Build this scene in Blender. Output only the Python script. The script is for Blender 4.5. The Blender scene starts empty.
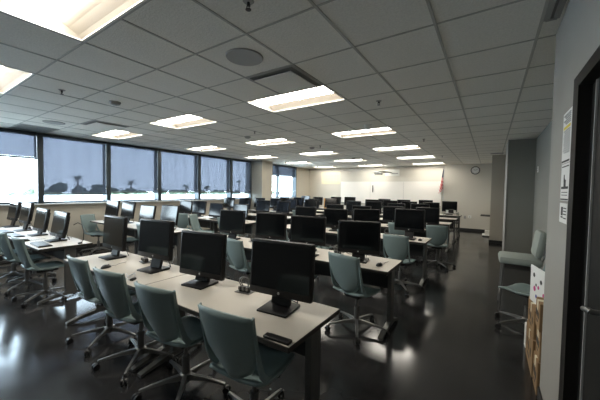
import bpy, bmesh, math, random
from mathutils import Vector, Matrix
random.seed(7)
PI = math.pi
C = bpy.context.scene.collection
sc = bpy.context.scene

# ------------------------------------------------------------------ camera
CAM_Z = 1.568
cd = bpy.data.cameras.new('camera'); cam = bpy.data.objects.new('camera', cd); C.objects.link(cam)
r = Vector((0.832571, 0.553679, 0.016284)); u = Vector((-0.033150, 0.020460, 0.999241)); b = Vector((0.552925, -0.832479, 0.035389))
cam.matrix_world = Matrix(((r.x, u.x, b.x, 0), (r.y, u.y, b.y, 0), (r.z, u.z, b.z, CAM_Z), (0, 0, 0, 1)))
cd.sensor_width = 36; cd.lens = 286.55 / 600 * 36; cd.clip_start = 0.05; cd.clip_end = 600
sc.camera = cam
# ------------------------------------------------------------------ view + world
vs = sc.view_settings
vs.view_transform = 'Standard'; vs.look = 'None'; vs.gamma = 1; vs.use_curve_mapping = False
vs.exposure = 0.06
SKY = 18.0
LAMP = 26.0
SHADE_T = 0.033
world = bpy.data.worlds.new('world'); sc.world = world; world.use_nodes = True
nt = world.node_tree; nt.nodes.clear()
wo = nt.nodes.new('ShaderNodeOutputWorld'); bg = nt.nodes.new('ShaderNodeBackground')
tc = nt.nodes.new('ShaderNodeTexCoord'); sx = nt.nodes.new('ShaderNodeSeparateXYZ'); cr = nt.nodes.new('ShaderNodeValToRGB')
cr.color_ramp.elements[0].position = 0.0; cr.color_ramp.elements[0].color = (0.86, 0.93, 1, 1)
cr.color_ramp.elements[1].position = 0.7; cr.color_ramp.elements[1].color = (0.62, 0.77, 1, 1)
nt.links.new(tc.outputs['Generated'], sx.inputs[0]); nt.links.new(sx.outputs['Z'], cr.inputs[0])
nt.links.new(cr.outputs[0], bg.inputs[0]); bg.inputs[1].default_value = SKY
nt.links.new(bg.outputs[0], wo.inputs[0])

# ------------------------------------------------------------------ materials
def mat(name, col, rough=0.6, metal=0.0, spec=0.5, noise=0.0, nscale=30, bump=0.0, bscale=200, coat=0.0, rvar=0.0):
    m = bpy.data.materials.new(name); m.use_nodes = True
    n = m.node_tree.nodes; l = m.node_tree.links
    p = n['Principled BSDF']
    p.inputs['Base Color'].default_value = (*col, 1); p.inputs['Roughness'].default_value = rough
    p.inputs['Metallic'].default_value = metal; p.inputs['Specular IOR Level'].default_value = spec
    p.inputs['Coat Weight'].default_value = coat
    t = n.new('ShaderNodeTexCoord')
    if noise > 0 or rvar > 0:
        x = n.new('ShaderNodeTexNoise'); x.inputs['Scale'].default_value = nscale; x.inputs['Detail'].default_value = 4
        l.new(t.outputs['Object'], x.inputs['Vector'])
        if noise > 0:
            mx = n.new('ShaderNodeMix'); mx.data_type = 'RGBA'
            mx.inputs['A'].default_value = (*[c * (1 - noise) for c in col], 1); mx.inputs['B'].default_value = (*[min(1, c * (1 + noise)) for c in col], 1)
            l.new(x.outputs['Fac'], mx.inputs['Factor']); l.new(mx.outputs['Result'], p.inputs['Base Color'])
        if rvar > 0:
            mr = n.new('ShaderNodeMapRange'); mr.inputs['From Min'].default_value = .3; mr.inputs['From Max'].default_value = .7
            mr.inputs['To Min'].default_value = rough - rvar; mr.inputs['To Max'].default_value = rough + rvar
            l.new(x.outputs['Fac'], mr.inputs['Value']); l.new(mr.outputs[0], p.inputs['Roughness'])
    if bump > 0:
        y = n.new('ShaderNodeTexNoise'); y.inputs['Scale'].default_value = bscale; y.inputs['Detail'].default_value = 3
        l.new(t.outputs['Object'], y.inputs['Vector'])
        bp = n.new('ShaderNodeBump'); bp.inputs['Strength'].default_value = bump; bp.inputs['Distance'].default_value = 0.004
        l.new(y.outputs['Fac'], bp.inputs['Height']); l.new(bp.outputs[0], p.inputs['Normal'])
    return m

def emis(name, col, s):
    m = bpy.data.materials.new(name); m.use_nodes = True; n = m.node_tree.nodes; n.clear()
    e = n.new('ShaderNodeEmission'); o = n.new('ShaderNodeOutputMaterial')
    e.inputs[0].default_value = (*col, 1); e.inputs[1].default_value = s
    m.node_tree.links.new(e.outputs[0], o.inputs[0]); return m

M = {}
M['wall'] = mat('painted wall', (0.46, 0.43, 0.365), 0.85, noise=.03, nscale=3, bump=.15, bscale=120)
M['grey_wall'] = mat('grey wall', (0.235, 0.24, 0.22), 0.8, noise=.03, nscale=3, bump=.15, bscale=120)
M['tile'] = mat('ceiling tile', (0.82, 0.81, 0.76), 0.95, noise=.15, nscale=70, bump=.9, bscale=90)
M['tee'] = mat('ceiling tee', (0.46, 0.46, 0.43), 0.6)
M['floor'] = mat('polished dark floor', (0.028, 0.028, 0.029), 0.15, noise=.35, nscale=2.2, rvar=.04, bump=.05, bscale=6, spec=.6)
M['base'] = mat('black rubber base', (0.02, 0.02, 0.02), 0.5)
M['white'] = mat('white enamel', (0.82, 0.82, 0.78), 0.45)
M['reflector'] = mat('troffer reflector', (0.30, 0.27, 0.23), 0.6)
M['lens'] = emis('lamp lens', (1.0, 0.94, 0.83), LAMP)
M['laminate'] = mat('pale laminate', (0.55, 0.51, 0.445), 0.42, noise=.05, nscale=9)
M['edge'] = mat('dark edge band', (0.03, 0.028, 0.025), 0.5)
M['frame'] = mat('grey powder coated steel', (0.13, 0.13, 0.125), 0.4, metal=.4)
M['panel'] = mat('black modesty panel', (0.018, 0.018, 0.018), 0.55)
M['teal'] = mat('teal chair plastic', (0.22, 0.29, 0.288), 0.42, noise=.04, nscale=40)
M['alu'] = mat('grey cast metal', (0.22, 0.22, 0.215), 0.36, metal=.7)
M['black'] = mat('black plastic', (0.012, 0.012, 0.013), 0.38)
M['housing'] = mat('monitor housing', (0.008, 0.008, 0.009), 0.42, spec=.3)
M['screen'] = mat('dark screen', (0.004, 0.005, 0.006), 0.12, spec=.55)
M['silver'] = mat('silver mark', (0.6, 0.6, 0.6), 0.4, metal=.3)
M['chrome'] = mat('brushed metal', (0.55, 0.55, 0.53), 0.28, metal=1)
M['mullion'] = mat('dark window aluminium', (0.03, 0.042, 0.05), 0.4, metal=.3)
M['sill'] = mat('pale sill', (0.6, 0.62, 0.62), 0.5)
M['board'] = mat('whiteboard', (0.88, 0.85, 0.80), 0.35)
M['paper'] = mat('white paper', (0.80, 0.80, 0.78), 0.8)
M['ink'] = mat('black ink', (0.03, 0.03, 0.03), 0.7)
M['yellow'] = mat('yellow highlight', (0.75, 0.62, 0.08), 0.8)
M['pink'] = mat('pink ink', (0.55, 0.05, 0.22), 0.7)
M['blueink'] = mat('blue ink', (0.05, 0.08, 0.35), 0.7)
M['cream'] = mat('cream paper', (0.80, 0.74, 0.55), 0.8)
M['vent'] = mat('vent enamel', (0.36, 0.36, 0.35), 0.6)
M['speaker'] = mat('speaker grille', (0.20, 0.20, 0.195), 0.7, bump=.6, bscale=500)
M['dark'] = mat('dark void', (0.01, 0.01, 0.01), 0.9)
M['card'] = mat('brown cardboard', (0.30, 0.19, 0.095), 0.85, noise=.1, nscale=12)
M['seatgrey'] = mat('grey green upholstery', (0.34, 0.38, 0.35), 0.85, bump=.4, bscale=300)
M['door'] = mat('dark door', (0.010, 0.010, 0.009), 0.6, spec=.2)
M['doorframe'] = mat('dark bronze door frame', (0.012, 0.011, 0.010), 0.6, spec=.2)
M['red'] = mat('flag red', (0.62, 0.03, 0.04), 0.7)
M['fwhite'] = mat('flag white', (0.88, 0.86, 0.83), 0.7)
M['navy'] = mat('flag navy', (0.02, 0.03, 0.10), 0.7)
M['leaf'] = mat('outdoor foliage', (0.085, 0.11, 0.07), 0.9, noise=.4, nscale=1.2)
M['bark'] = mat('bark', (0.12, 0.09, 0.07), 0.9)
M['ground'] = mat('outdoor ground', (0.60, 0.62, 0.57), 0.95, noise=.4, nscale=.08)
M['orange'] = mat('tan carton', (0.55, 0.30, 0.10), 0.8)

def glass_mat():
    m = bpy.data.materials.new('window glass'); m.use_nodes = True; n = m.node_tree.nodes; n.clear(); l = m.node_tree.links
    o = n.new('ShaderNodeOutputMaterial'); t = n.new('ShaderNodeBsdfTransparent'); g = n.new('ShaderNodeBsdfGlossy'); mx = n.new('ShaderNodeMixShader')
    t.inputs[0].default_value = (.92, .97, .97, 1); g.inputs['Roughness'].default_value = .02; mx.inputs[0].default_value = .05
    l.new(t.outputs[0], mx.inputs[1]); l.new(g.outputs[0], mx.inputs[2]); l.new(mx.outputs[0], o.inputs[0]); return m
def shade_mat(T):
    m = bpy.data.materials.new('solar shade cloth'); m.use_nodes = True; n = m.node_tree.nodes; n.clear(); l = m.node_tree.links
    o = n.new('ShaderNodeOutputMaterial'); t = n.new('ShaderNodeBsdfTransparent'); d = n.new('ShaderNodeBsdfDiffuse'); tr = n.new('ShaderNodeBsdfTranslucent')
    t.inputs[0].default_value = (.72, .79, 1, 1)
    d.inputs[0].default_value = (.03, .034, .042, 1); tr.inputs[0].default_value = (.004, .0046, .006, 1)
    a = n.new('ShaderNodeAddShader'); mx = n.new('ShaderNodeMixShader'); mx.inputs[0].default_value = 1 - T
    w = n.new('ShaderNodeTexNoise'); w.inputs['Scale'].default_value = 300
    l.new(d.outputs[0], a.inputs[0]); l.new(tr.outputs[0], a.inputs[1])
    l.new(t.outputs[0], mx.inputs[1]); l.new(a.outputs[0], mx.inputs[2]); l.new(mx.outputs[0], o.inputs[0]); return m
M['glass'] = glass_mat(); M['shade'] = shade_mat(SHADE_T); M['steep_view_shade'] = shade_mat(.010)  # darker one is the same fabric, slanted-view dimming put into its transmission

# ------------------------------------------------------------------ helpers
def box(bm, cx, cy, cz, sx_, sy_, sz_, rot=None, bev=0.0, piv=None):
    r_ = bmesh.ops.create_cube(bm, size=1); vs_ = r_['verts']
    bmesh.ops.scale(bm, vec=(sx_, sy_, sz_), verts=vs_)
    if bev > 0:
        es = list({e for v in vs_ for e in v.link_edges})
        rb = bmesh.ops.bevel(bm, geom=es, offset=bev, segments=2, affect='EDGES', profile=.5)
        vs_ = list({v for f in rb['faces'] for v in f.verts} | {v for v in vs_ if v.is_valid})
        seen = set(vs_); st = list(vs_)
        while st:
            v = st.pop()
            for e in v.link_edges:
                w = e.other_vert(v)
                if w not in seen: seen.add(w); st.append(w)
        vs_ = list(seen)
    if rot is not None: bmesh.ops.rotate(bm, cent=(0, 0, 0), matrix=rot, verts=vs_)
    bmesh.ops.translate(bm, vec=(cx, cy, cz), verts=vs_)
    return vs_
def bx(bm, x0, x1, y0, y1, z0, z1, bev=0.0):
    return box(bm, (x0+x1)/2, (y0+y1)/2, (z0+z1)/2, abs(x1-x0), abs(y1-y0), abs(z1-z0), bev=bev)
def tube(bm, pts, rad, seg=8, cap=True):
    """pts list of Vector, rad float or list"""
    pts = [Vector(p) for p in pts]; n = len(pts)
    rr = rad if isinstance(rad, (list, tuple)) else [rad]*n
    rings = []; up = Vector((0, 0, 1))
    for i, p in enumerate(pts):
        d = (pts[min(i+1, n-1)] - pts[max(i-1, 0)]).normalized()
        a = up if abs(d.dot(up)) < .95 else Vector((1, 0, 0))
        e1 = d.cross(a).normalized(); e2 = d.cross(e1).normalized()
        rings.append([bm.verts.new(p + (e1*math.cos(2*PI*k/seg) + e2*math.sin(2*PI*k/seg))*rr[i]) for k in range(seg)])
    for i in range(n-1):
        for k in range(seg):
            bm.faces.new((rings[i][k], rings[i][(k+1) % seg], rings[i+1][(k+1) % seg], rings[i+1][k]))
    if cap:
        bm.faces.new(rings[0][::-1]); bm.faces.new(rings[-1])
def cyl(bm, p0, p1, r0, r1=None, seg=12):
    tube(bm, [p0, p1], [r0, r0 if r1 is None else r1], seg)
def obj(name, bm, m, parent=None, loc=None, smooth=False):
    bmesh.ops.recalc_face_normals(bm, faces=bm.faces[:])
    me = bpy.data.meshes.new(name); bm.to_mesh(me); bm.free()
    if smooth:
        for p in me.polygons: p.use_smooth = True
        try: me.set_sharp_from_angle(angle=math.radians(40))
        except Exception: pass
    me.materials.append(m)
    o = bpy.data.objects.new(name, me); C.objects.link(o)
    if parent: o.parent = parent
    if loc: o.location = loc
    return o
def NB(): return bmesh.new()
def tag(o, label, cat, group=None):
    o['label'] = label; o['category'] = cat
    if group: o['group'] = group
    return o
def thing(name, label, cat, loc=(0, 0, 0), rz=0, group=None):
    o = bpy.data.objects.new(name, None); C.objects.link(o); o.location = loc; o.rotation_euler = (0, 0, rz)
    o.empty_display_size = .1
    return tag(o, label, cat, group)
def struct(name, bm, m, parent=None):
    o = obj(name, bm, m, parent)
    if not parent: o['kind'] = 'structure'
    return o
def dup(root, loc, rz, label, group=None):
    r_ = root.copy(); C.objects.link(r_); r_.location = loc; r_.rotation_euler = (0, 0, rz); r_['label'] = label
    if group: r_['group'] = group
    for ch in list(root.children):
        c = ch.copy(); C.objects.link(c); c.parent = r_
        for g in list(ch.children):
            d = g.copy(); C.objects.link(d); d.parent = c
    return r_
def RZ(a): return Matrix.Rotation(a, 3, 'Z')
def RX(a): return Matrix.Rotation(a, 3, 'X')
def RY(a): return Matrix.Rotation(a, 3, 'Y')

# ------------------------------------------------------------------ room shell
CH = 2.74; WX = -8.4; FY = 13.6; BY = -1.6; S = 0.6096; GX = -0.9695; GY = 1.6047
NX = 0.36     # face of the near right wall
RX_ = 0.77    # right wall of the alcove
bm = NB(); bx(bm, WX-.3, 2.3, BY-.2, FY+.2, -.12, 0); struct('floor', bm, M['floor'])

# lights: cells (i0..i0+2, j0..j0+1)
FIX = [(i, j) for i in (-3, -7, -11) for j in (-2, 2, 6, 10, 14, 18)]
LC = {(i+k, j) for i, j in FIX for k in (0, 1)}
bm = NB()
xs = [WX-.1] + [GX+i*S for i in range(-12, 5)] + [2.3]
ys = [BY-.1] + [GY+j*S for j in range(-5, 20)] + [FY+.1]
vg = {}
def V(i, j):
    if (i, j) not in vg: vg[(i, j)] = bm.verts.new((xs[i], ys[j], CH))
    return vg[(i, j)]
for i in range(len(xs)-1):
    for j in range(len(ys)-1):
        if (i-13, j-6) in LC: continue
        bm.faces.new((V(i, j), V(i, j+1), V(i+1, j+1), V(i+1, j)))
for f in bm.faces: f.normal_update()
o = struct('ceiling', bm, M['tile'])
bm = NB()
for i in range(1, len(xs)-1):
    if xs[i] > 2.2: continue
    for j in range(len(ys)-1):
        if (i-13, j-6) in LC and (i-14, j-6) in LC: continue
        bx(bm, xs[i]-.010, xs[i]+.010, max(ys[j], BY), min(ys[j+1], FY), CH-.004, CH+.02)
for y in ys[1:-1]: 
    x0 = WX
    segs = []
    for i in range(len(xs)-1):
        bxx = max(xs[i], WX), min(xs[i+1], 2.2)
        j = ys.index(y)
        mid = (i-13, j-6) in LC and (i-13, j-7) in LC
        if not mid: segs.append(bxx)
    for a, c in segs: bx(bm, a, c, y-.008, y+.008, CH-.0035, CH+.02)
struct('trim_1', bm, M['tee'])

# window wall
MY = [-2.1, -0.72, 0.70, 2.116, 3.475, 4.857, 6.278, 7.728, 8.83]
SILL = 1.165; TOP = 2.70
bm = NB()
bx(bm, WX-.2, WX, BY-.2, FY+.2, 0, SILL)
bx(bm, WX-.2, WX, BY-.2, FY+.2, TOP, CH+.1)
bx(bm, WX-.2, WX, 8.78, 9.9, SILL, TOP)
bx(bm, WX-.2, WX, 12.15, FY+.2, SILL, TOP)
struct('wall_left', bm, M['wall'])
bm = NB(); bx(bm, WX, -7.73, 8.83, 9.47, 0, CH); struct('wall_left_pillar', bm, M['grey_wall'])  # body grey, the aisle-side face gets the beige wall colour
bm = NB(); bx(bm, -7.73, -7.715, 8.826, 9.475, 0, CH); struct('wall_left_pillar_side', bm, M['wall'])
bm = NB(); bx(bm, WX-.02, WX+.10, BY, 8.83, SILL-.025, SILL+.005, bev=.004); struct('trim_2', bm, M['sill'])
bm = NB(); bx(bm, WX-.02, WX+.10, 9.47, 12.3, SILL-.025, SILL+.005, bev=.004); struct('trim_3', bm, M['sill'])

def window(n, y0, y1, mids=()):
    bm = NB(); w = .05
    for y in (y0, y1): bx(bm, WX-.14, WX+.10, y-w if y != y0 else y, y if y != y0 else y+w, SILL+.006, TOP+.02)
    bx(bm, WX-.14, WX+.015, y0+w, y1-w, TOP-.03, TOP+.02); bx(bm, WX-.14, WX+.015, y0+w, y1-w, SILL, SILL+.045)
    for y in mids: bx(bm, WX-.14, WX+.015, y-.03, y+.03, SILL+.045, TOP-.03)
    f = struct('window_%d' % n, bm, M['mullion'])
    g = NB(); bx(g, WX-.085, WX-.079, y0+w, y1-w, SILL+.045, TOP-.03)
    obj('glass_pane', g, M['glass'], f)
names = ['first', 'second']
for k in range(len(MY)-1): window(k+1, MY[k], MY[k+1])
window(9, 9.9, 12.15, (10.78,))
def shade(y0, y1, zb, label, m='shade'):
    t = thing('roller_shade', label, 'window shade', (WX+.05, (y0+y1)/2, TOP), 0, 'solar roller shades along the window wall')
    h = (y1-y0)/2
    g = NB(); n = 24; cols = []
    for k in range(n+1):
        y = -h + 2*h*k/n; x = .004*math.sin(k*1.1+y0*3)
        cols.append((g.verts.new((x*.2, y, -.03)), g.verts.new((x, y, zb-TOP+.02))))
    for k in range(n): g.faces.new((cols[k][0], cols[k+1][0], cols[k+1][1], cols[k][1]))
    o = obj('shade_cloth', g, M[m], t, smooth=True)
    g = NB(); bx(g, -.012, .012, -h, h, zb-TOP-.022, zb-TOP+.018, bev=.004); obj('hem_bar', g, M['mullion'], t)
    g = NB(); bx(g, -.035, .04, -h, h, -.035, .03, bev=.006); obj('headbox', g, M['mullion'], t)
    g = NB(); bx(g, .0, .015, h-.005, h+.02, 1.50-TOP, 1.54-TOP); obj('chain_clip', g, M['white'], t)
ZB = [2.17, 2.17, 2.17, 1.385, 1.43, 1.44, 1.44, 1.40]
SL = ['solar roller shade raised high, behind the camera end of the window wall',
      'solar roller shade raised high on window beside the nearest wall',
      'solar roller shade raised nearly to the ceiling on the leftmost visible window',
      'bluish solar roller shade lowered on the wide window right of the raised shade',
      'bluish solar roller shade lowered on second lowered window from the left',
      'bluish solar roller shade lowered on third lowered window from the left',
      'bluish solar roller shade lowered on fourth lowered window, palms visible through it',
      'bluish solar roller shade lowered on narrow window beside the beige pillar']
for k in range(1, 8): shade(MY[k]+.052, MY[k+1]-.052, ZB[k], SL[k])
shade(9.96, 12.09, 2.22, 'darkened solar roller shade half raised on the window beyond the beige pillar', 'steep_view_shade')

# far wall, back wall, right side
M['lit_cream_wall'] = mat('lightened cream wall', (0.66, 0.625, 0.55), 0.8, noise=.02, nscale=3)  # lighter than the other walls: the far end's stronger light is painted in
bm = NB(); bx(bm, WX-.2, 2.3, FY, FY+.2, 0, CH+.1); struct('wall_far', bm, M['lit_cream_wall'])
bm = NB(); bx(bm, WX-.2, 2.3, BY-.2, BY, 0, CH+.1); struct('wall_back', bm, mat('back wall darkened for screens', (.10, .10, .095), .8))  # unseen wall, coloured dark so the screens reflect black
DY0, DY1, DZ = 0.85, 1.93, 2.10
bm = NB()
bx(bm, NX, 2.3, 2.03, 2.80, 0, CH+.1); bx(bm, NX, 2.3, BY, DY0-.10, 0, CH+.1); bx(bm, NX, 2.3, DY0-.10, 2.03, DZ+.06, CH+.1)
struct('wall_right', bm, mat('warm grey wall', (.33, .32, .29), .8, noise=.03, nscale=3, bump=.15, bscale=120))
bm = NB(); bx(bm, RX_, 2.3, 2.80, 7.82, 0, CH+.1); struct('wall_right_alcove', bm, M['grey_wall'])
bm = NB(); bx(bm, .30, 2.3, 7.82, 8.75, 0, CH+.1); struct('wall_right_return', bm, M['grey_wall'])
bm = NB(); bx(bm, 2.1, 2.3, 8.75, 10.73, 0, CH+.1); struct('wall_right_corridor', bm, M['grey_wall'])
bm = NB(); bx(bm, .01, 2.3, 10.73, 11.0, 0, CH+.1); struct('wall_right_column', bm, M['wall'])
bm = NB(); bx(bm, .45, 2.3, 11.0, FY, 0, CH+.1); struct('wall_right_far', bm, M['wall'])
def basebd(n, x0, x1, y0, y1):
    bm = NB(); bx(bm, x0, x1, y0, y1, 0, .10, bev=.002); struct('baseboard_'+n, bm, M['base'])
basebd('far', WX, .45, FY-.012, FY); basebd('left', WX, WX+.012, BY, 8.83); basebd('pillar', WX, -7.708, 8.818, 8.83)
basebd('pillar_side', -7.72, -7.708, 8.83, 9.47)
basebd('return', .288, RX_, 7.808, 7.82); basebd('alcove', RX_-.012, RX_, 2.8, 7.808); basebd('column', .0, 2.1, 10.718, 10.73)
basebd('near', NX-.012, NX, 2.03, 2.80)
bm = NB(); bx(bm, .285, .30, 7.80, 8.75, 0, CH, bev=.002); struct('trim_4', bm, M['vent'])

# door with frame
bm = NB(); x0, x1 = NX-.02, NX+.14
bx(bm, x0, x1, DY1, DY1+.10, 0, DZ+.06); bx(bm, x0, x1, DY0-.10, DY0, 0, DZ+.06); bx(bm, x0, x1, DY0, DY1, DZ, DZ+.06)
df = struct('door_1', bm, M['doorframe'])
bm = NB(); bx(bm, NX+.03, NX+.075, DY0+.004, DY1-.004, .01, DZ-.004, bev=.002); obj('door_leaf', bm, M['door'], df)
bm = NB(); bx(bm, NX+.022, NX+.030, DY1-.10, DY1-.09, .02, DZ-.01); obj('edge_strip', bm, M['vent'], df)
bm = NB()
cyl(bm, (NX+.03, 1.52, 1.12), (NX+.015, 1.52, 1.12), .032, seg=20); cyl(bm, (NX+.02, 1.52, 1.12), (NX-.03, 1.52, 1.12), .011)
tube(bm, [(NX-.025, 1.52, 1.12), (NX-.032, 1.53, 1.122), (NX-.030, 1.60, 1.105), (NX-.015, 1.64, 1.085)], [.012, .011, .010, .008], 10)
obj('lever_handle', bm, M['alu'], df, smooth=True)
bm = NB(); bx(bm, NX+.02, NX+.03, 1.485, 1.555, 1.02, 1.21, bev=.003); obj('lock_plate', bm, M['chrome'], df)

# ------------------------------------------------------------------ ceiling lights
def fixture(label, loc):
    t = thing('ceiling_light', label, 'ceiling light', loc, 0, 'recessed fluorescent ceiling lights')
    L, W = 2*S-.03, S-.03
    g = NB()
    for sy in (-1, 1):
        pr_ = [(W/2, .002), (W/2-.03, .03), (W/2-.09, .065), (.125, .095)]
        q = [[g.verts.new((x, sy*y, z)) for y, z in pr_] for x in (-L/2, L/2)]
        for k in range(3): g.faces.new((q[0][k], q[0][k+1], q[1][k+1], q[1][k]))
    for x in (-L/2, L/2): g.faces.new([g.verts.new((x, y, z)) for y, z in ((-W/2, .002), (W/2, .002), (W/2, .12), (-W/2, .12))])
    g.faces.new([g.verts.new(p) for p in ((-L/2, -W/2, .12), (L/2, -W/2, .12), (L/2, W/2, .12), (-L/2, W/2, .12))])
    obj('reflector', g, M['reflector'], t)
    g = NB()
    prof = [(-.125, .095), (-.115, .06), (-.08, .035), (-.03, .022), (.03, .022), (.08, .035), (.115, .06), (.125, .095)]
    pv = [[g.verts.new((x, y, z)) for y, z in prof] for x in (-L/2+.002, L/2-.002)]
    for k in range(7): g.faces.new((pv[0][k], pv[0][k+1], pv[1][k+1], pv[1][k]))
    obj('lens', g, M['lens'], t)
    g = NB()
    for sy in (-1, 1): bx(g, -L/2, L/2, sy*(W/2)-.008, sy*(W/2)+.008, -.004, .006)
    for sx_ in (-1, 1): bx(g, sx_*L/2-.008, sx_*L/2+.008, -W/2, W/2, -.004, .006)
    obj('trim_frame', g, M['white'], t)
    return t
colw = {-3: 'row nearest the dark aisle', -7: 'middle row', -11: 'row beside the windows'}
rank = {-2: 'nearest', 2: 'second', 6: 'third', 10: 'fourth', 14: 'fifth', 18: 'farthest'}
f0 = None
for i, j in FIX:
    loc = (GX+(i+1)*S, GY+(j+.5)*S, CH)
    lb = 'lit recessed ceiling light, %s in the %s' % (rank[j], colw[i])
    f0 = fixture(lb, loc) if f0 is None else f0
    if (i, j) != FIX[0]: dup(f0, loc, 0, lb)

# ------------------------------------------------------------------ ceiling fittings
def cellc(i, j): return GX+i*S, GY+j*S
def round_speaker(i, j, label):
    x, y = cellc(i, j); t = thing('ceiling_speaker', label, 'speaker', (x, y, CH), 0, 'round ceiling speakers')
    g = NB(); cyl(g, (0, 0, 0), (0, 0, -.008), .155, .15, 40); obj('grille', g, M['speaker'], t, smooth=True)
    g = NB(); tube(g, [(0, 0, 0), (0, 0, -.012)], [.165, .160], 40); obj('rim', g, M['vent'], t)
round_speaker(-1.46, .44, 'large round grey speaker grille in the ceiling above the nearest desks')
round_speaker(-9.5, .52, 'round grey speaker grille in the ceiling near the windows')
def plaque(i, j, label):
    x, y = cellc(i+.5, j+.5); t = thing('air_diffuser', label, 'ceiling vent', (x, y, CH), 0, 'square plaque air diffusers')
    g = NB(); h = S/2-.012
    for sx_, sy in ((1, 0), (-1, 0), (0, 1), (0, -1)):
        if sx_: bx(g, sx_*h-.02, sx_*h+.02, -h-.02, h+.02, -.006, -.0055+.003)
        else: bx(g, -h+.02, h-.02, sy*h-.02, sy*h+.02, -.006, -.0055+.003)
    obj('outer_frame', g, M['vent'], t)
    g = NB(); bx(g, -h+.02, h-.02, -h+.02, h-.02, -.003, -.001); obj('throat', g, M['speaker'], t)
    g = NB(); bx(g, -h+.055, h-.055, -h+.055, h-.055, -.030, -.022, bev=.003); obj('plaque_panel', g, M['tile'], t)
    g = NB(); cyl(g, (0, 0, -.022), (0, 0, -.003), .02); obj('hanger', g, M['vent'], t)
plaque(-2, 1, 'square plaque air diffuser in the ceiling beside the large round speaker')
plaque(-9, 1, 'square plaque air diffuser in the ceiling near the window-side lights')
def grille(x, y, w, d, label, name='return_grille'):
    t = thing(name, label, 'ceiling vent', (x, y, CH))
    g = NB(); bx(g, -w/2, w/2, -d/2, d/2, -.004, -.001); obj('throat', g, M['speaker'], t)
    g = NB()
    for sy in (-1, 1): bx(g, -w/2, w/2, sy*d/2-.012, sy*d/2+.012, -.010, 0)
    for sx_ in (-1, 1): bx(g, sx_*w/2-.012, sx_*w/2+.012, -d/2, d/2, -.010, 0)
    obj('frame', g, M['vent'], t)
    g = NB(); n = max(2, int(min(w, d)/.022))
    for k in range(n):
        q = (k+.5)/n
        if w > d: box(g, 0, -d/2+d*q, -.007, w-.02, .014, .002, RX(.5))
        else: box(g, -w/2+w*q, 0, -.007, .014, d-.02, .002, RY(.5))
    obj('louvres', g, M['vent'], t)
x, y = cellc(-11.4, .5); grille(x, y, S*1.5, S-.03, 'wide louvred return air grille in the ceiling by the windows')
grille(.30, 1.95, .06, 1.2, 'narrow linear slot vent in the ceiling along the near right wall', 'slot_vent')
grille(.12, 10.3, .30, .16, 'small grey ceiling vent above the beige column', 'slot_vent')

def sprinkler(i, j, label):
    x, y = cellc(i, j); t = thing('fire_sprinkler', label, 'sprinkler', (x, y, CH), 0, 'ceiling fire sprinklers')
    g = NB(); cyl(g, (0, 0, 0), (0, 0, -.008), .036, .028, 18); obj('escutcheon', g, M['vent'], t)
    g = NB(); cyl(g, (0, 0, -.008), (0, 0, -.03), .009); 
    tube(g, [(-.011, 0, -.02), (-.014, 0, -.035), (-.004, 0, -.05)], .003, 6); tube(g, [(.011, 0, -.02), (.014, 0, -.035), (.004, 0, -.05)], .003, 6)
    cyl(g, (0, 0, -.05), (0, 0, -.054), .018, .018, 12); obj('sprinkler_head', g, M['black'], t)
sprinkler(-5.63, -.45, 'dark ceiling fire sprinkler between the two nearest left lights')
sprinkler(-.46, 3.43, 'ceiling fire sprinkler over the centre desks, left of the dark aisle')
sprinkler(-.54, -.44, 'ceiling fire sprinkler at the top edge above the nearest desks')
sprinkler(-5.0, 4.5, 'ceiling fire sprinkler between the middle row lights')
sprinkler(-.5, 8.6, 'far ceiling fire sprinkler right of the third aisle-side light')
sprinkler(-.6, 14.2, 'farthest ceiling fire sprinkler right of the fifth aisle-side light')
sprinkler(-4.6, 8.2, 'ceiling fire sprinkler beside the third and fourth middle row lights')
def detector(i, j, label, dome=False):
    x, y = cellc(i, j); t = thing('motion_sensor' if dome else 'smoke_detector', label, 'sensor' if dome else 'smoke detector', (x, y, CH))
    g = NB()
    if dome: tube(g, [(0, 0, 0), (0, 0, -.02), (0, 0, -.05), (0, 0, -.075), (0, 0, -.085)], [.075, .072, .06, .035, .008], 24)
    else: tube(g, [(0, 0, 0), (0, 0, -.015), (0, 0, -.035), (0, 0, -.045)], [.07, .07, .055, .03], 24)
    obj('cover', g, M['white'] if dome else M['vent'], t, smooth=True)
    g = NB(); cyl(g, (.03, 0, -.036), (.03, 0, -.046), .008, .006); obj('indicator', g, M['black'], t)
detector(-5.57, .5, 'round smoke detector on the ceiling between the left lights')
detector(-1.45, 5.47, 'white dome sensor on the ceiling beside the second aisle-side light', True)
detector(-5.9, 6.2-1.1, 'round smoke detector on the ceiling in front of the third middle light')
detector(-5.2, 8.5, 'small round smoke detector on the ceiling above the middle desks', False)
detector(-5.2, 13.2, 'distant smoke detector on the ceiling by the fifth middle light', False)

# ------------------------------------------------------------------ far wall fittings
t = thing('whiteboard', 'long white dry erase board on the far wall', 'whiteboard', (-4.12, FY-.001, 1.5))
W2, H2 = 2.36, .52
g = NB(); bx(g, -W2, W2, -.02, 0, -H2, H2, bev=.002); obj('board_surface', g, M['board'], t)
g = NB()
for z in (-H2, H2): bx(g, -W2-.012, W2+.012, -.026, 0, z-.008, z+.008)
for x in (-W2, W2): bx(g, x-.008, x+.008, -.026, 0, -H2, H2)
obj('frame', g, M['white'], t)
g = NB()
for x in (-.79, .79): bx(g, x-.004, x+.004, -.022, -.018, -H2+.01, H2-.01)
obj('panel_seam', g, M['vent'], t)
g = NB(); bx(g, -W2, W2, -.08, -.0, -H2-.03, -H2-.012, bev=.003); obj('marker_tray', g, M['chrome'], t)
t = thing('pointer_stick', 'short black vertical strip on the whiteboard', 'pointer', (-4.78, FY-.03, 1.68))
g = NB(); bx(g, -.022, .022, -.012, .004, -.17, .17, bev=.003); obj('strip', g, M['black'], t)
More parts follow.
